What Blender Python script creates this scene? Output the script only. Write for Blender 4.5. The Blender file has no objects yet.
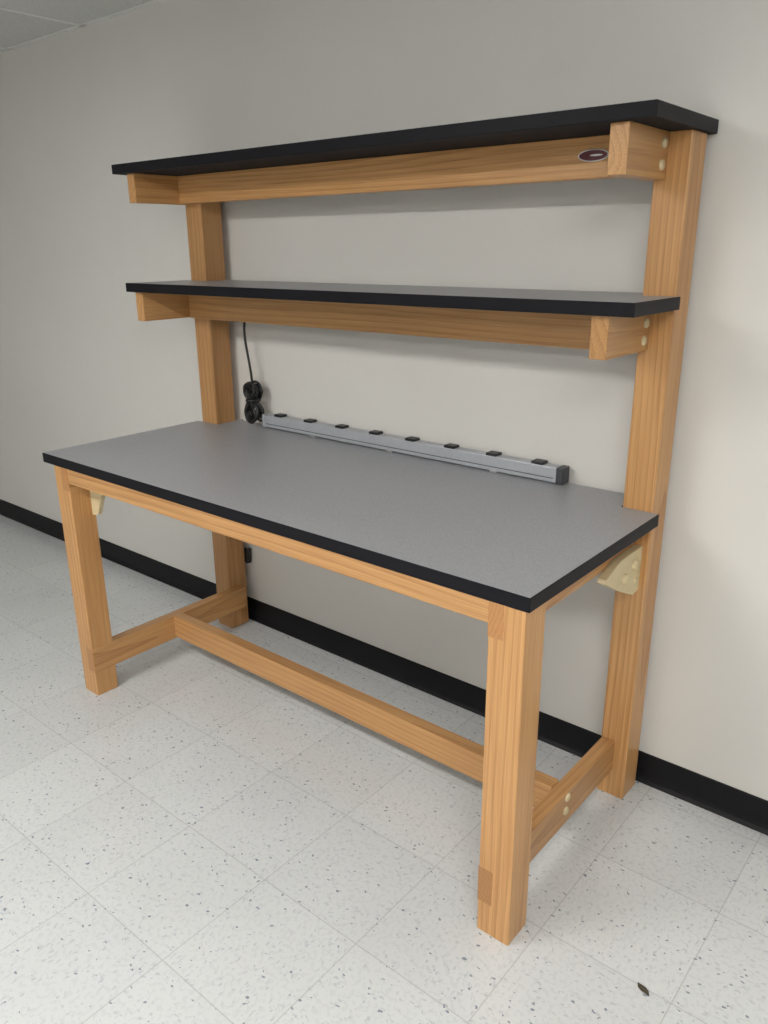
import bpy, bmesh, math, random
from mathutils import Matrix, Vector
import numpy as np
random.seed(4)
sc=bpy.context.scene
sc.view_settings.view_transform='Standard'
sc.view_settings.look='None'

# ---------------------------------------------------------------- helpers
def link(o,parent=None):
    sc.collection.objects.link(o)
    if parent: o.parent=parent
    return o
def empty(name,loc=(0,0,0)):
    o=bpy.data.objects.new(name,None); o.location=loc; o.empty_display_size=.1
    return link(o)
def newmat(name):
    m=bpy.data.materials.new(name); m.use_nodes=True
    nt=m.node_tree; b=nt.nodes['Principled BSDF']
    return m,nt,b
def N(nt,t,**kw):
    n=nt.nodes.new(t)
    for k,v in kw.items(): setattr(n,k,v)
    return n
def math_n(nt,op,a,b=None,clamp=False):
    n=N(nt,'ShaderNodeMath',operation=op); n.use_clamp=clamp
    for i,v in enumerate((a,b)):
        if v is None: continue
        if isinstance(v,(int,float)): n.inputs[i].default_value=v
        else: nt.links.new(v,n.inputs[i])
    return n.outputs[0]
def mixc(nt,f,a,b):
    n=N(nt,'ShaderNodeMix',data_type='RGBA')
    for i,v in ((0,f),(6,a),(7,b)):
        if isinstance(v,(int,float)): n.inputs[i].default_value=v
        elif isinstance(v,tuple): n.inputs[i].default_value=(*v,1)
        else: nt.links.new(v,n.inputs[i])
    return n.outputs[2]
def ramp(nt,fac,stops):
    n=N(nt,'ShaderNodeValToRGB'); e=n.color_ramp.elements
    while len(e)<len(stops): e.new(.5)
    for s,(p,c) in zip(e,stops): s.position=p; s.color=(*c,1)
    nt.links.new(fac,n.inputs[0]); return n.outputs[0]
def simple(name,col,rough=.5,metal=0,spec=.5,scale=60,var=.07):
    m,nt,b=newmat(name)
    b.inputs['Roughness'].default_value=rough
    b.inputs['Metallic'].default_value=metal; b.inputs['Specular IOR Level'].default_value=spec
    tc=N(nt,'ShaderNodeTexCoord'); no=N(nt,'ShaderNodeTexNoise'); no.inputs['Scale'].default_value=scale; no.inputs['Detail'].default_value=1
    nt.links.new(tc.outputs['Object'],no.inputs['Vector'])
    c=mixc(nt,no.outputs[0],tuple(x*(1-var) for x in col),tuple(min(1,x*(1+var)) for x in col))
    nt.links.new(c,b.inputs['Base Color'])
    return m

# ---------------------------------------------------------------- materials
def wood_mat(name,light,dark,ringscale=17,rg=.42):
    m,nt,b=newmat(name); L=nt.links.new
    tc=N(nt,'ShaderNodeTexCoord'); oi=N(nt,'ShaderNodeObjectInfo')
    r=math_n(nt,'MULTIPLY',oi.outputs['Random'],.05)
    cx=N(nt,'ShaderNodeCombineXYZ'); L(r,cx.inputs[0]); L(r,cx.inputs[1])
    L(math_n(nt,'MULTIPLY',oi.outputs['Random'],37.0),cx.inputs[2])
    add=N(nt,'ShaderNodeVectorMath',operation='ADD'); L(tc.outputs['Object'],add.inputs[0]); L(cx.outputs[0],add.inputs[1])
    mp=N(nt,'ShaderNodeMapping'); mp.inputs['Scale'].default_value=(1,1,.11); mp.inputs['Location'].default_value=(.035,-.06,0)
    L(add.outputs[0],mp.inputs[0])
    n1=N(nt,'ShaderNodeTexNoise'); n1.inputs['Scale'].default_value=6; n1.inputs['Detail'].default_value=1
    L(mp.outputs[0],n1.inputs['Vector'])
    ws=N(nt,'ShaderNodeVectorMath',operation='SCALE'); ws.inputs[3].default_value=.11
    L(n1.outputs['Color'],ws.inputs[0])
    wa=N(nt,'ShaderNodeVectorMath',operation='ADD'); L(mp.outputs[0],wa.inputs[0]); L(ws.outputs[0],wa.inputs[1])
    w=N(nt,'ShaderNodeTexWave',wave_type='RINGS',rings_direction='Z',wave_profile='SAW'); w.inputs['Scale'].default_value=ringscale
    w.inputs['Distortion'].default_value=.5; w.inputs['Detail'].default_value=1
    L(wa.outputs[0],w.inputs['Vector'])
    mp2=N(nt,'ShaderNodeMapping'); mp2.inputs['Scale'].default_value=(260,260,5); L(add.outputs[0],mp2.inputs[0])
    n2=N(nt,'ShaderNodeTexNoise'); n2.inputs['Scale'].default_value=1; n2.inputs['Detail'].default_value=2; L(mp2.outputs[0],n2.inputs['Vector'])
    g=math_n(nt,'POWER',w.outputs['Fac'],2.0)
    fib=math_n(nt,'MULTIPLY',math_n(nt,'SUBTRACT',n2.outputs[0],.5),1.1)
    t=math_n(nt,'ADD',math_n(nt,'MULTIPLY',g,rg),math_n(nt,'ADD',fib,.30))
    t=math_n(nt,'ADD',t,math_n(nt,'MULTIPLY',math_n(nt,'SUBTRACT',n1.outputs[0],.5),.25),True)
    mid=tuple((a*.6+c*.4) for a,c in zip(light,dark))
    c=ramp(nt,t,[(.10,light),(.5,mid),(.95,dark)])
    hv=N(nt,'ShaderNodeHueSaturation'); L(math_n(nt,'ADD',math_n(nt,'MULTIPLY',oi.outputs['Random'],.18),.90),hv.inputs['Value']); L(c,hv.inputs['Color'])
    L(hv.outputs[0],b.inputs['Base Color'])
    b.inputs['Roughness'].default_value=.34
    return m
wood=wood_mat('varnished_fir',(.60,.335,.135),(.37,.165,.052))
wood_end=wood_mat('varnished_fir_end_grain',(.49,.245,.09),(.33,.14,.045),40,.4)

def laminate(name,base,spk):
    m,nt,b=newmat(name); L=nt.links.new
    tc=N(nt,'ShaderNodeTexCoord')
    n=N(nt,'ShaderNodeTexNoise'); n.inputs['Scale'].default_value=420; n.inputs['Detail'].default_value=1
    L(tc.outputs['Object'],n.inputs['Vector'])
    c=ramp(nt,n.outputs[0],[(.35,tuple(x*.9 for x in base)),(.5,base),(.68,spk)])
    L(c,b.inputs['Base Color']); b.inputs['Roughness'].default_value=.38
    return m
lam=laminate('grey_laminate',(.350,.360,.382),(.41,.42,.445))
blackedge=simple('black_edge_band',(.006,.006,.009),.5,0,.2,300)
underside=simple('dark_backer_sheet',(.014,.014,.016),.7,0,.15)
cream=simple('cream_plastic',(.66,.55,.33),.45)
alu=simple('anodised_aluminium',(.47,.49,.53),.42,.3)
alud=simple('strip_groove',(.12,.125,.135),.5,.3)
blackp=simple('black_plastic',(.007,.007,.008),.4)
maroon=simple('maroon_enamel',(.10,.012,.018),.3)
silver=simple('brushed_silver',(.55,.55,.56),.3,.7)

def wall_mat():
    m,nt,b=newmat('painted_drywall'); L=nt.links.new
    tc=N(nt,'ShaderNodeTexCoord')
    n=N(nt,'ShaderNodeTexNoise'); n.inputs['Scale'].default_value=1.3; n.inputs['Detail'].default_value=5; n.inputs['Roughness'].default_value=.6; L(tc.outputs['Object'],n.inputs['Vector'])
    c=mixc(nt,n.outputs[0],(.665,.652,.620),(.765,.752,.718)); L(c,b.inputs['Base Color']); b.inputs['Roughness'].default_value=.6
    n2=N(nt,'ShaderNodeTexNoise'); n2.inputs['Scale'].default_value=110; n2.inputs['Detail'].default_value=1; L(tc.outputs['Object'],n2.inputs['Vector'])
    bp=N(nt,'ShaderNodeBump'); bp.inputs['Strength'].default_value=.14; bp.inputs['Distance'].default_value=.002
    L(n2.outputs[0],bp.inputs['Height']); L(bp.outputs[0],b.inputs['Normal'])
    return m
wallm=wall_mat()

TX,TY,TS=1.55,.09,.305
def floor_mat():
    m,nt,b=newmat('vinyl_composition_tile'); L=nt.links.new
    tc=N(nt,'ShaderNodeTexCoord'); sep=N(nt,'ShaderNodeSeparateXYZ'); L(tc.outputs['Object'],sep.inputs[0])
    u=math_n(nt,'DIVIDE',math_n(nt,'SUBTRACT',sep.outputs[0],TX-100*TS),TS)
    v=math_n(nt,'DIVIDE',math_n(nt,'SUBTRACT',sep.outputs[1],TY-100*TS),TS)
    fu,fv=math_n(nt,'FRACT',u),math_n(nt,'FRACT',v)
    iu,iv=math_n(nt,'FLOOR',u),math_n(nt,'FLOOR',v)
    du=math_n(nt,'MINIMUM',fu,math_n(nt,'SUBTRACT',1,fu)); dv=math_n(nt,'MINIMUM',fv,math_n(nt,'SUBTRACT',1,fv))
    d=math_n(nt,'MINIMUM',du,dv)
    seam=math_n(nt,'LESS_THAN',d,.0045)
    chk=math_n(nt,'MODULO',math_n(nt,'ADD',iu,iv),2)
    cell=N(nt,'ShaderNodeCombineXYZ'); L(iu,cell.inputs[0]); L(iv,cell.inputs[1])
    wn=N(nt,'ShaderNodeTexWhiteNoise',noise_dimensions='2D'); L(cell.outputs[0],wn.inputs['Vector'])
    nzw=N(nt,'ShaderNodeTexNoise'); nzw.inputs['Scale'].default_value=90; nzw.inputs['Detail'].default_value=1; L(tc.outputs['Object'],nzw.inputs['Vector'])
    wsc=N(nt,'ShaderNodeVectorMath',operation='SCALE'); wsc.inputs[3].default_value=.012; L(nzw.outputs['Color'],wsc.inputs[0])
    wad=N(nt,'ShaderNodeVectorMath',operation='ADD'); L(tc.outputs['Object'],wad.inputs[0]); L(wsc.outputs[0],wad.inputs[1])
    def flecks(scale,thr,rad,rot,seed):
        mp=N(nt,'ShaderNodeMapping'); mp.inputs['Scale'].default_value=scale; mp.inputs['Rotation'].default_value=(0,0,rot); mp.inputs['Location'].default_value=(seed,seed*.7,0)
        L(wad.outputs[0],mp.inputs[0])
        vo=N(nt,'ShaderNodeTexVoronoi',voronoi_dimensions='2D'); vo.inputs['Scale'].default_value=1; L(mp.outputs[0],vo.inputs['Vector'])
        s2=N(nt,'ShaderNodeSeparateXYZ'); L(vo.outputs['Color'],s2.inputs[0])
        a=math_n(nt,'GREATER_THAN',s2.outputs[0],thr)
        rr=math_n(nt,'MULTIPLY',s2.outputs[1],rad)
        r=math_n(nt,'LESS_THAN',vo.outputs['Distance'],rr)
        return math_n(nt,'MULTIPLY',a,r)
    fa=flecks((60,170,1),.70,.40,.25,3.1); fb=flecks((170,60,1),.70,.40,.25,9.2)
    f1=N(nt,'ShaderNodeMix',data_type='FLOAT'); L(chk,f1.inputs[0]); L(fa,f1.inputs[2]); L(fb,f1.inputs[3])
    f2=flecks((60,90,1),.87,.26,.5,21.)
    n=N(nt,'ShaderNodeTexNoise'); n.inputs['Scale'].default_value=3; n.inputs['Detail'].default_value=4; L(tc.outputs['Object'],n.inputs['Vector'])
    c=mixc(nt,n.outputs[0],(.61,.632,.638),(.70,.722,.73))
    c=mixc(nt,math_n(nt,'MULTIPLY',math_n(nt,'GREATER_THAN',nzw.outputs[0],.56),.26),c,(.50,.52,.535))
    tv=math_n(nt,'ADD',math_n(nt,'MULTIPLY',wn.outputs['Value'],.06),.965)
    hv=N(nt,'ShaderNodeHueSaturation'); L(tv,hv.inputs['Value']); L(c,hv.inputs['Color']); c=hv.outputs[0]
    c=mixc(nt,math_n(nt,'MULTIPLY',f1.outputs[0],.38),c,(.32,.36,.42))
    c=mixc(nt,math_n(nt,'MULTIPLY',f2,.72),c,(.10,.14,.21))
    c=mixc(nt,math_n(nt,'MULTIPLY',seam,.38),c,(.28,.28,.28))
    L(c,b.inputs['Base Color'])
    b.inputs['Roughness'].default_value=.22
    return m
floorm=floor_mat()
ceilm=simple('acoustic_ceiling_tile',(.60,.60,.58),.9,0,.3,90,.12)
tbar=simple('white_painted_grid',(.75,.75,.73),.5)

# ---------------------------------------------------------------- geometry
def mesh_obj(name,bm,mats,parent=None,bevel=0,seg=2,smooth=False):
    me=bpy.data.meshes.new(name); bm.normal_update(); bm.to_mesh(me); bm.free()
    for m in mats: me.materials.append(m)
    o=bpy.data.objects.new(name,me); link(o,parent)
    if smooth:
        for p in me.polygons: p.use_smooth=True
    if bevel:
        md=o.modifiers.new('bevel','BEVEL'); md.width=bevel; md.segments=seg; md.limit_method='ANGLE'; md.harden_normals=False
    return o
def box(name,x0,x1,y0,y1,z0,z1,mat,axis='z',parent=None,bevel=.0022,end=None):
    dx,dy,dz=x1-x0,y1-y0,z1-z0
    dims={'z':(dx,dy,dz),'x':(dz,dy,dx),'y':(dx,dz,dy)}[axis]
    bm=bmesh.new(); bmesh.ops.create_cube(bm,size=1)
    for v in bm.verts: v.co=Vector((v.co.x*dims[0],v.co.y*dims[1],v.co.z*dims[2]))
    mats=[mat]
    if end:
        mats.append(end); bm.normal_update()
        for f in bm.faces:
            if abs(f.normal.z)>.9: f.material_index=1
    o=mesh_obj(name,bm,mats,parent,bevel)
    o.rotation_euler={'z':(0,0,0),'x':(0,math.pi/2,0),'y':(-math.pi/2,0,0)}[axis]
    o.location=((x0+x1)/2,(y0+y1)/2,(z0+z1)/2)
    return o
def slab(name,poly,z0,z1,mats,parent,bevel=.002):
    bm=bmesh.new()
    lo=[bm.verts.new((x,y,z0)) for x,y in poly]; hi=[bm.verts.new((x,y,z1)) for x,y in poly]
    n=len(poly)
    b=bm.faces.new(list(reversed(lo))); b.material_index=2
    t=bm.faces.new(hi); t.material_index=0
    for i in range(n):
        f=bm.faces.new((lo[i],lo[(i+1)%n],hi[(i+1)%n],hi[i])); f.material_index=1
    bmesh.ops.recalc_face_normals(bm,faces=bm.faces)
    o=mesh_obj(name,bm,mats,parent,0)
    md=o.modifiers.new('bevel','BEVEL'); md.width=bevel; md.segments=2; md.limit_method='ANGLE'; md.material=1
    return o
def prism(name,pts,axis,a0,a1,mat,parent,bevel=.0015):
    bm=bmesh.new()
    def P(p,a): return {'x':(a,p[0],p[1]),'y':(p[0],a,p[1]),'z':(p[0],p[1],a)}[axis]
    lo=[bm.verts.new(P(p,a0)) for p in pts]; hi=[bm.verts.new(P(p,a1)) for p in pts]; n=len(pts)
    bm.faces.new(lo); bm.faces.new(hi)
    for i in range(n): bm.faces.new((lo[i],lo[(i+1)%n],hi[(i+1)%n],hi[i]))
    bmesh.ops.recalc_face_normals(bm,faces=bm.faces)
    return mesh_obj(name,bm,[mat],parent,bevel)
def bolt(name,loc,axis,parent,r=.0105,h=.006,mat=None):
    bm=bmesh.new()
    prof=[(r,-.004),(r,h*.45),(r*.8,h*.85),(r*.45,h)]
    rings=[]
    for rr,hh in prof:
        rings.append([bm.verts.new((rr*math.cos(a*math.tau/20),rr*math.sin(a*math.tau/20),hh)) for a in range(20)])
    for A,B in zip(rings,rings[1:]):
        for i in range(20): bm.faces.new((A[i],A[(i+1)%20],B[(i+1)%20],B[i]))
    bm.faces.new(rings[-1])
    o=mesh_obj(name,bm,[mat or cream],parent,0,smooth=True)
    o.rotation_euler={'x':(0,math.pi/2,0),'y':(math.pi/2,0,0)}[axis]; o.location=loc
    return o

# room ------------------------------------------------------------
YW=.7588; HC=2.3366; XL,XR,YF=-3.6,5.2,-4.6
def plane(name,verts,mat,thick=.1,dirn=(0,0,-1)):
    bm=bmesh.new(); d=Vector(dirn)*thick
    a=[bm.verts.new(v) for v in verts]; b2=[bm.verts.new(Vector(v)+d) for v in verts]
    bm.faces.new(a); bm.faces.new(b2)
    for i in range(4): bm.faces.new((a[i],a[(i+1)%4],b2[(i+1)%4],b2[i]))
    bmesh.ops.recalc_face_normals(bm,faces=bm.faces)
    return mesh_obj(name,bm,[mat])
plane('floor',[(XL,YF,0),(XR,YF,0),(XR,YW,0),(XL,YW,0)],floorm)
plane('wall_back',[(XL,YW,0),(XR,YW,0),(XR,YW,HC),(XL,YW,HC)],wallm,.1,(0,1,0))
plane('wall_left',[(XL,YF,0),(XL,YW,0),(XL,YW,HC),(XL,YF,HC)],wallm,.1,(-1,0,0))
plane('wall_right',[(XR,YF,0),(XR,YW,0),(XR,YW,HC),(XR,YF,HC)],wallm,.1,(1,0,0))
plane('wall_front',[(XL,YF,0),(XR,YF,0),(XR,YF,HC),(XL,YF,HC)],wallm,.1,(0,-1,0))
plane('ceiling',[(XL,YF,HC),(XR,YF,HC),(XR,YW,HC),(XL,YW,HC)],ceilm,.1,(0,0,1))
bm=bmesh.new()
def addbox(bm,x0,x1,y0,y1,z0,z1):
    r=bmesh.ops.create_cube(bm,size=1)
    for v in r['verts']: v.co=Vector(((x0+x1)/2+v.co.x*(x1-x0),(y0+y1)/2+v.co.y*(y1-y0),(z0+z1)/2+v.co.z*(z1-z0)))
    return r['verts']
gx=-.68; xs=[gx+.61*k for k in range(-4,10)]; ys=[.30-1.22*k for k in range(0,5)]
for x in xs: addbox(bm,x-.012,x+.012,YF,YW,HC-.004,HC+.004)
for y in ys: addbox(bm,XL,XR,y-.012,y+.012,HC-.0045,HC+.004)
addbox(bm,XL,XR,YW-.022,YW,HC-.004,HC+.002)
mesh_obj('trim_ceiling_grid',bm,[tbar])
cove=simple('black_vinyl_cove',(.006,.006,.008),.5,0,.25)
def baseboard(name,p0,p1,nrm):
    prof=[(0,0),(.016,0),(.013,.003),(.008,.010),(.005,.022),(.004,.09),(.002,.0943),(0,.0943)]
    bm=bmesh.new(); nv=Vector(nrm)
    A=[bm.verts.new(Vector(p0)+nv*a+Vector((0,0,h))) for a,h in prof]; B=[bm.verts.new(Vector(p1)+nv*a+Vector((0,0,h))) for a,h in prof]
    n=len(prof); bm.faces.new(A); bm.faces.new(B)
    for i in range(n): bm.faces.new((A[i],A[(i+1)%n],B[(i+1)%n],B[i]))
    bmesh.ops.recalc_face_normals(bm,faces=bm.faces)
    return mesh_obj(name,bm,[cove])
baseboard('baseboard_back',(XL,YW,0),(XR,YW,0),(0,-1,0))
baseboard('baseboard_left',(XL,YF,0),(XL,YW,0),(1,0,0))
baseboard('baseboard_right',(XR,YF,0),(XR,YW,0),(-1,0,0))
baseboard('baseboard_front',(XL,YF,0),(XR,YF,0),(0,1,0))

# workbench ---------------------------------------------------------
WB=empty('workbench')
H=.8655; TB=.8335; YP=.6357; YQ=.7272
RL0,RL1=1.738,1.822; LL0,LL1=.064,.145
PR0,PR1=1.7335,1.811; PL0,PL1=.0255,.112
box('leg_front_right',RL0,RL1,-.004,.078,0,TB,wood,'z',WB,.003)
box('leg_front_left',LL0,LL1,-.004,.078,0,TB,wood,'z',WB,.003)
ZT=1.7397
box('post_back_right',PR0,PR1+.002,YP,YQ,0,ZT,wood,'z',WB,.003)
box('post_back_left',PL0,PL1,YP,YQ,0,ZT,wood,'z',WB,.003)
box('side_rail_right',1.737,1.774,-.0048,.66,.756,TB,wood,'y',WB,.001,wood_end)
box('side_rail_left',.107,.146,-.0048,.66,.756,TB,wood,'y',WB,.001,wood_end)
box('side_stretcher_right',1.737,1.775,-.0048,.68,.085,.180,wood,'y',WB,.0015,wood_end)
box('side_stretcher_left',.107,.147,-.0048,.69,.092,.182,wood,'y',WB,.0015,wood_end)
box('long_stretcher',.147,1.737,.335,.375,.10,.187,wood,'x',WB,.0015)
box('front_apron',.146,1.737,-.003,.036,.784,TB,wood,'x',WB,.0015)
box('back_apron',PL1,PR0,.66,.70,.756,TB,wood,'x',WB,.0015)
slab('tabletop',[(0,-.005),(1.83,-.005),(1.83,YP),(PR0-.002,YP),(PR0-.002,.748),(PL1+.002,.748),(PL1+.002,YP),(0,YP)],TB,H,[lam,blackedge,underside],WB)
slab('shelf_middle',[(-.010,.3827),(1.8224,.3827),(1.8224,.643),(PR0-.002,.643),(PR0-.002,.745),(PL1+.002,.745),(PL1+.002,.643),(-.010,.643)],1.3604,1.3902,[lam,blackedge,underside],WB)
slab('shelf_top',[(-.046,.400),(1.8245,.400),(1.8245,.757),(-.046,.757)],ZT,1.7695,[lam,blackedge,underside],WB)
BY=.5957
box('shelf_arm_top_right',1.720,1.762,.422,YP,1.640,ZT,wood,'y',WB,.002)
box('shelf_arm_top_left',.006,.046,.422,YP,1.648,ZT,wood,'y',WB,.002)
box('shelf_arm_middle_right',1.719,1.760,.403,YP,1.265,1.3604,wood,'y',WB,.002)
box('shelf_arm_middle_left',.013,.054,.403,YP,1.262,1.3604,wood,'y',WB,.002)
box('shelf_beam_top',.046,1.720,BY,YP,1.650,ZT,wood,'x',WB,.002)
box('shelf_beam_middle',.054,1.719,BY,YP,1.260,1.3604,wood,'x',WB,.002)
for i,(x,y,z) in enumerate([(1.762,.607,1.715),(1.762,.603,1.670),(1.760,.607,1.330),(1.760,.602,1.290),(1.775,.350,.166),(1.775,.345,.127)]):
    bolt('bolt_cap_%d'%(i+1),(x,y,z),'x',WB,.0115)
bolt('gusset_bolt_1',(1.797,.59,.735),'x',WB,.014,.009); bolt('gusset_bolt_2',(1.797,.535,.715),'x',WB,.014,.009)
bolt('gusset_bolt_3',(1.797,.605,.685),'x',WB,.010,.006)
prism('gusset_right',[(.425,.748),(.50,.773),(YP,.773),(YP,.652),(.600,.648),(.54,.675),(.425,.735)],'x',1.774,1.797,cream,WB)
prism('gusset_left',[(.146,.82),(.245,.82),(.225,.76),(.18,.668),(.146,.66)],'y',.064,.080,cream,WB)
def ellipse(name,cx,y0,y1,cz,a,b_,mat):
    pts=[(cx+a*math.cos(t),cz+b_*math.sin(t)) for t in [k*math.tau/40 for k in range(40)]]
    return prism(name,pts,'y',y0,y1,mat,WB,.0004)
ellipse('badge_rim',1.604,BY-.003,BY+.001,1.699,.038,.0135,silver)
ellipse('badge_face',1.604,BY-.0038,BY,1.699,.035,.0112,maroon)
ellipse('badge_lettering',1.612,BY-.0042,BY,1.699,.016,.0022,silver)

# power strip -------------------------------------------------------
PS=empty('power_strip')
px0,px1,py0,py1,pz=.302,1.526,.706,.745,H+.004
box('strip_housing',px0,px1-.022,py0,py1,pz,pz+.045,alu,'x',PS,.003)
box('end_cap_right',px1-.022,px1,py0-.001,py1+.001,pz-.001,pz+.046,simple('dark_grey_cap',(.05,.052,.06),.5),'x',PS,.003)
box('end_cap_left',px0-.012,px0,py0-.001,py1+.001,pz-.001,pz+.046,alu,'x',PS,.003)
box('front_groove',px0+.01,px1-.03,py0-.0012,py0+.002,pz+.012,pz+.0145,alud,'x',PS,.0)
for i in range(8):
    x=px0+.070+i*(px1-px0-.155)/7
    box('outlet_%d'%(i+1),x-.019,x+.019,py0+.002,py1-.004,pz+.040,pz+.053,blackp,'x',PS,.003)
for i,x in enumerate((.55,.90,1.30)):
    box('mount_clip_%d'%(i+1),x-.012,x+.012,py0-.002,py1,H-.0003,pz+.004,silver,'x',PS,.001)
def curve(name,pts,r,parent,mat=blackp,cyc=False):
    cu=bpy.data.curves.new(name,'CURVE'); cu.dimensions='3D'; cu.bevel_depth=r; cu.bevel_resolution=4; cu.resolution_u=10
    s=cu.splines.new('NURBS'); s.points.add(len(pts)-1)
    for p,q in zip(s.points,pts): p.co=(*q,1)
    s.order_u=4; s.use_endpoint_u=True; s.use_cyclic_u=cyc
    cu.materials.append(mat)
    return link(bpy.data.objects.new(name,cu),parent)
curve('cord_riser',[(.215,.735,1.36),(.216,.73,1.30),(.222,.70,1.24),(.232,.70,1.16),(.248,.70,1.09),(.255,.70,1.03),(.255,.70,1.0)],.0045,PS)
pts=[]
for k in range(11):
    w=.026+.022*random.random(); top=1.035-.02*random.random(); bot=.880+.03*random.random(); dy=.70-.02+.04*random.random(); lean=random.uniform(-.02,.02)
    pts+=[(.255-lean,dy,.965),(.255-w,dy,(top+.965)/2),(.255-w*.6,dy,top),(.255+w*.6,dy,top),(.255+w,dy,(top+.965)/2),(.255+lean,dy+.004,.965),(.255-w,dy,(bot+.965)/2),(.255-w*.6,dy,bot),(.255+w*.7,dy,bot),(.255+w,dy,(bot+.965)/2)]
curve('cord_bundle',pts,.0047,PS)
curve('cord_tie',[(.255+.02*math.cos(t),.70+.024*math.sin(t),.965) for t in [k*math.tau/10 for k in range(10)]],.008,PS,cyc=True)
curve('cord_to_strip',[(.255,.70,.91),(.262,.71,.885),(.275,.722,.880),(.292,.726,.890)],.0042,PS)
curve('cord_drop',[(.122,.751,H),(.120,.75,.7),(.118,.745,.5),(.118,.74,.36)],.004,PS)
box('plug',.104,.128,.728,.750,.265,.330,blackp,'z',PS,.006)

# leaf debris on floor
bm=bmesh.new()
outl=[(-.018,0),(-.010,.006),(0,.008),(.010,.006),(.018,.001),(.010,-.004),(0,-.006),(-.010,-.005)]
c0=bm.verts.new((0,0,.005)); vs=[bm.verts.new((x,y,.002+.002*math.sin(x*200))) for x,y in outl]
for i in range(8): bm.faces.new((c0,vs[i],vs[(i+1)%8]))
lf=mesh_obj('dry_leaf_scrap',bm,[simple('dry_leaf',(.07,.06,.035),.8)]); lf.location=(2.102,.083,0); lf.rotation_euler=(0,0,-.5)
lf.modifiers.new('s','SOLIDIFY').thickness=.001

# ceiling lights ------------------------------------------------------
def emat(s,col):
    m,nt,b=newmat('fluorescent_lens'); b.inputs['Base Color'].default_value=(.8,.8,.8,1)
    b.inputs['Emission Color'].default_value=(*col,1); b.inputs['Emission Strength'].default_value=s
    return m
def troffer(cx,cy,s,lx=1.18,ly=.29):
    e=empty('ceiling_light',(cx,cy,HC)); lens=emat(s,(1.0,.975,.935))
    box('lens',-lx/2,lx/2,-ly/2,ly/2,-.018,-.010,lens,'z',e,0)
    for n,(a,b_,c,d) in {'frame_1':(-lx/2-.02,lx/2+.02,-ly/2-.02,-ly/2),'frame_2':(-lx/2-.02,lx/2+.02,ly/2,ly/2+.02),'frame_3':(-lx/2-.02,-lx/2,-ly/2,ly/2),'frame_4':(lx/2,lx/2+.02,-ly/2,ly/2)}.items():
        box(n,a,b_,c,d,-.025,0,tbar,'z',e,.001)
for p in ((.54,-1.53,32),(2.98,-1.53,44),(.54,-3.36,32),(2.98,-3.36,32)): troffer(*p)

w=bpy.data.worlds.new('world'); sc.world=w; w.use_nodes=True
w.node_tree.nodes['Background'].inputs[0].default_value=(.8,.85,.9,1); w.node_tree.nodes['Background'].inputs[1].default_value=.3

# camera --------------------------------------------------------------
yaw,pitch,roll,f=.6933,-.3240,-.0075,792.77
cyw,syw,cp,sp=math.cos(yaw),math.sin(yaw),math.cos(pitch),math.sin(pitch)
Fv=Vector((-syw*cp,cyw*cp,sp)); R=Vector((cyw,syw,0)); U=R.cross(Fv)
R2=R*math.cos(roll)+U*math.sin(roll); U2=U*math.cos(roll)-R*math.sin(roll)
cam=bpy.data.cameras.new('camera'); co=link(bpy.data.objects.new('camera',cam))
M=Matrix((R2,U2,-Fv)).transposed().to_4x4(); M.translation=Vector((2.4981,-1.2442,1.5056))
co.matrix_world=M
cam.sensor_fit='VERTICAL'; cam.sensor_height=36; cam.lens=f/1024*36; cam.clip_start=.02
sc.camera=co
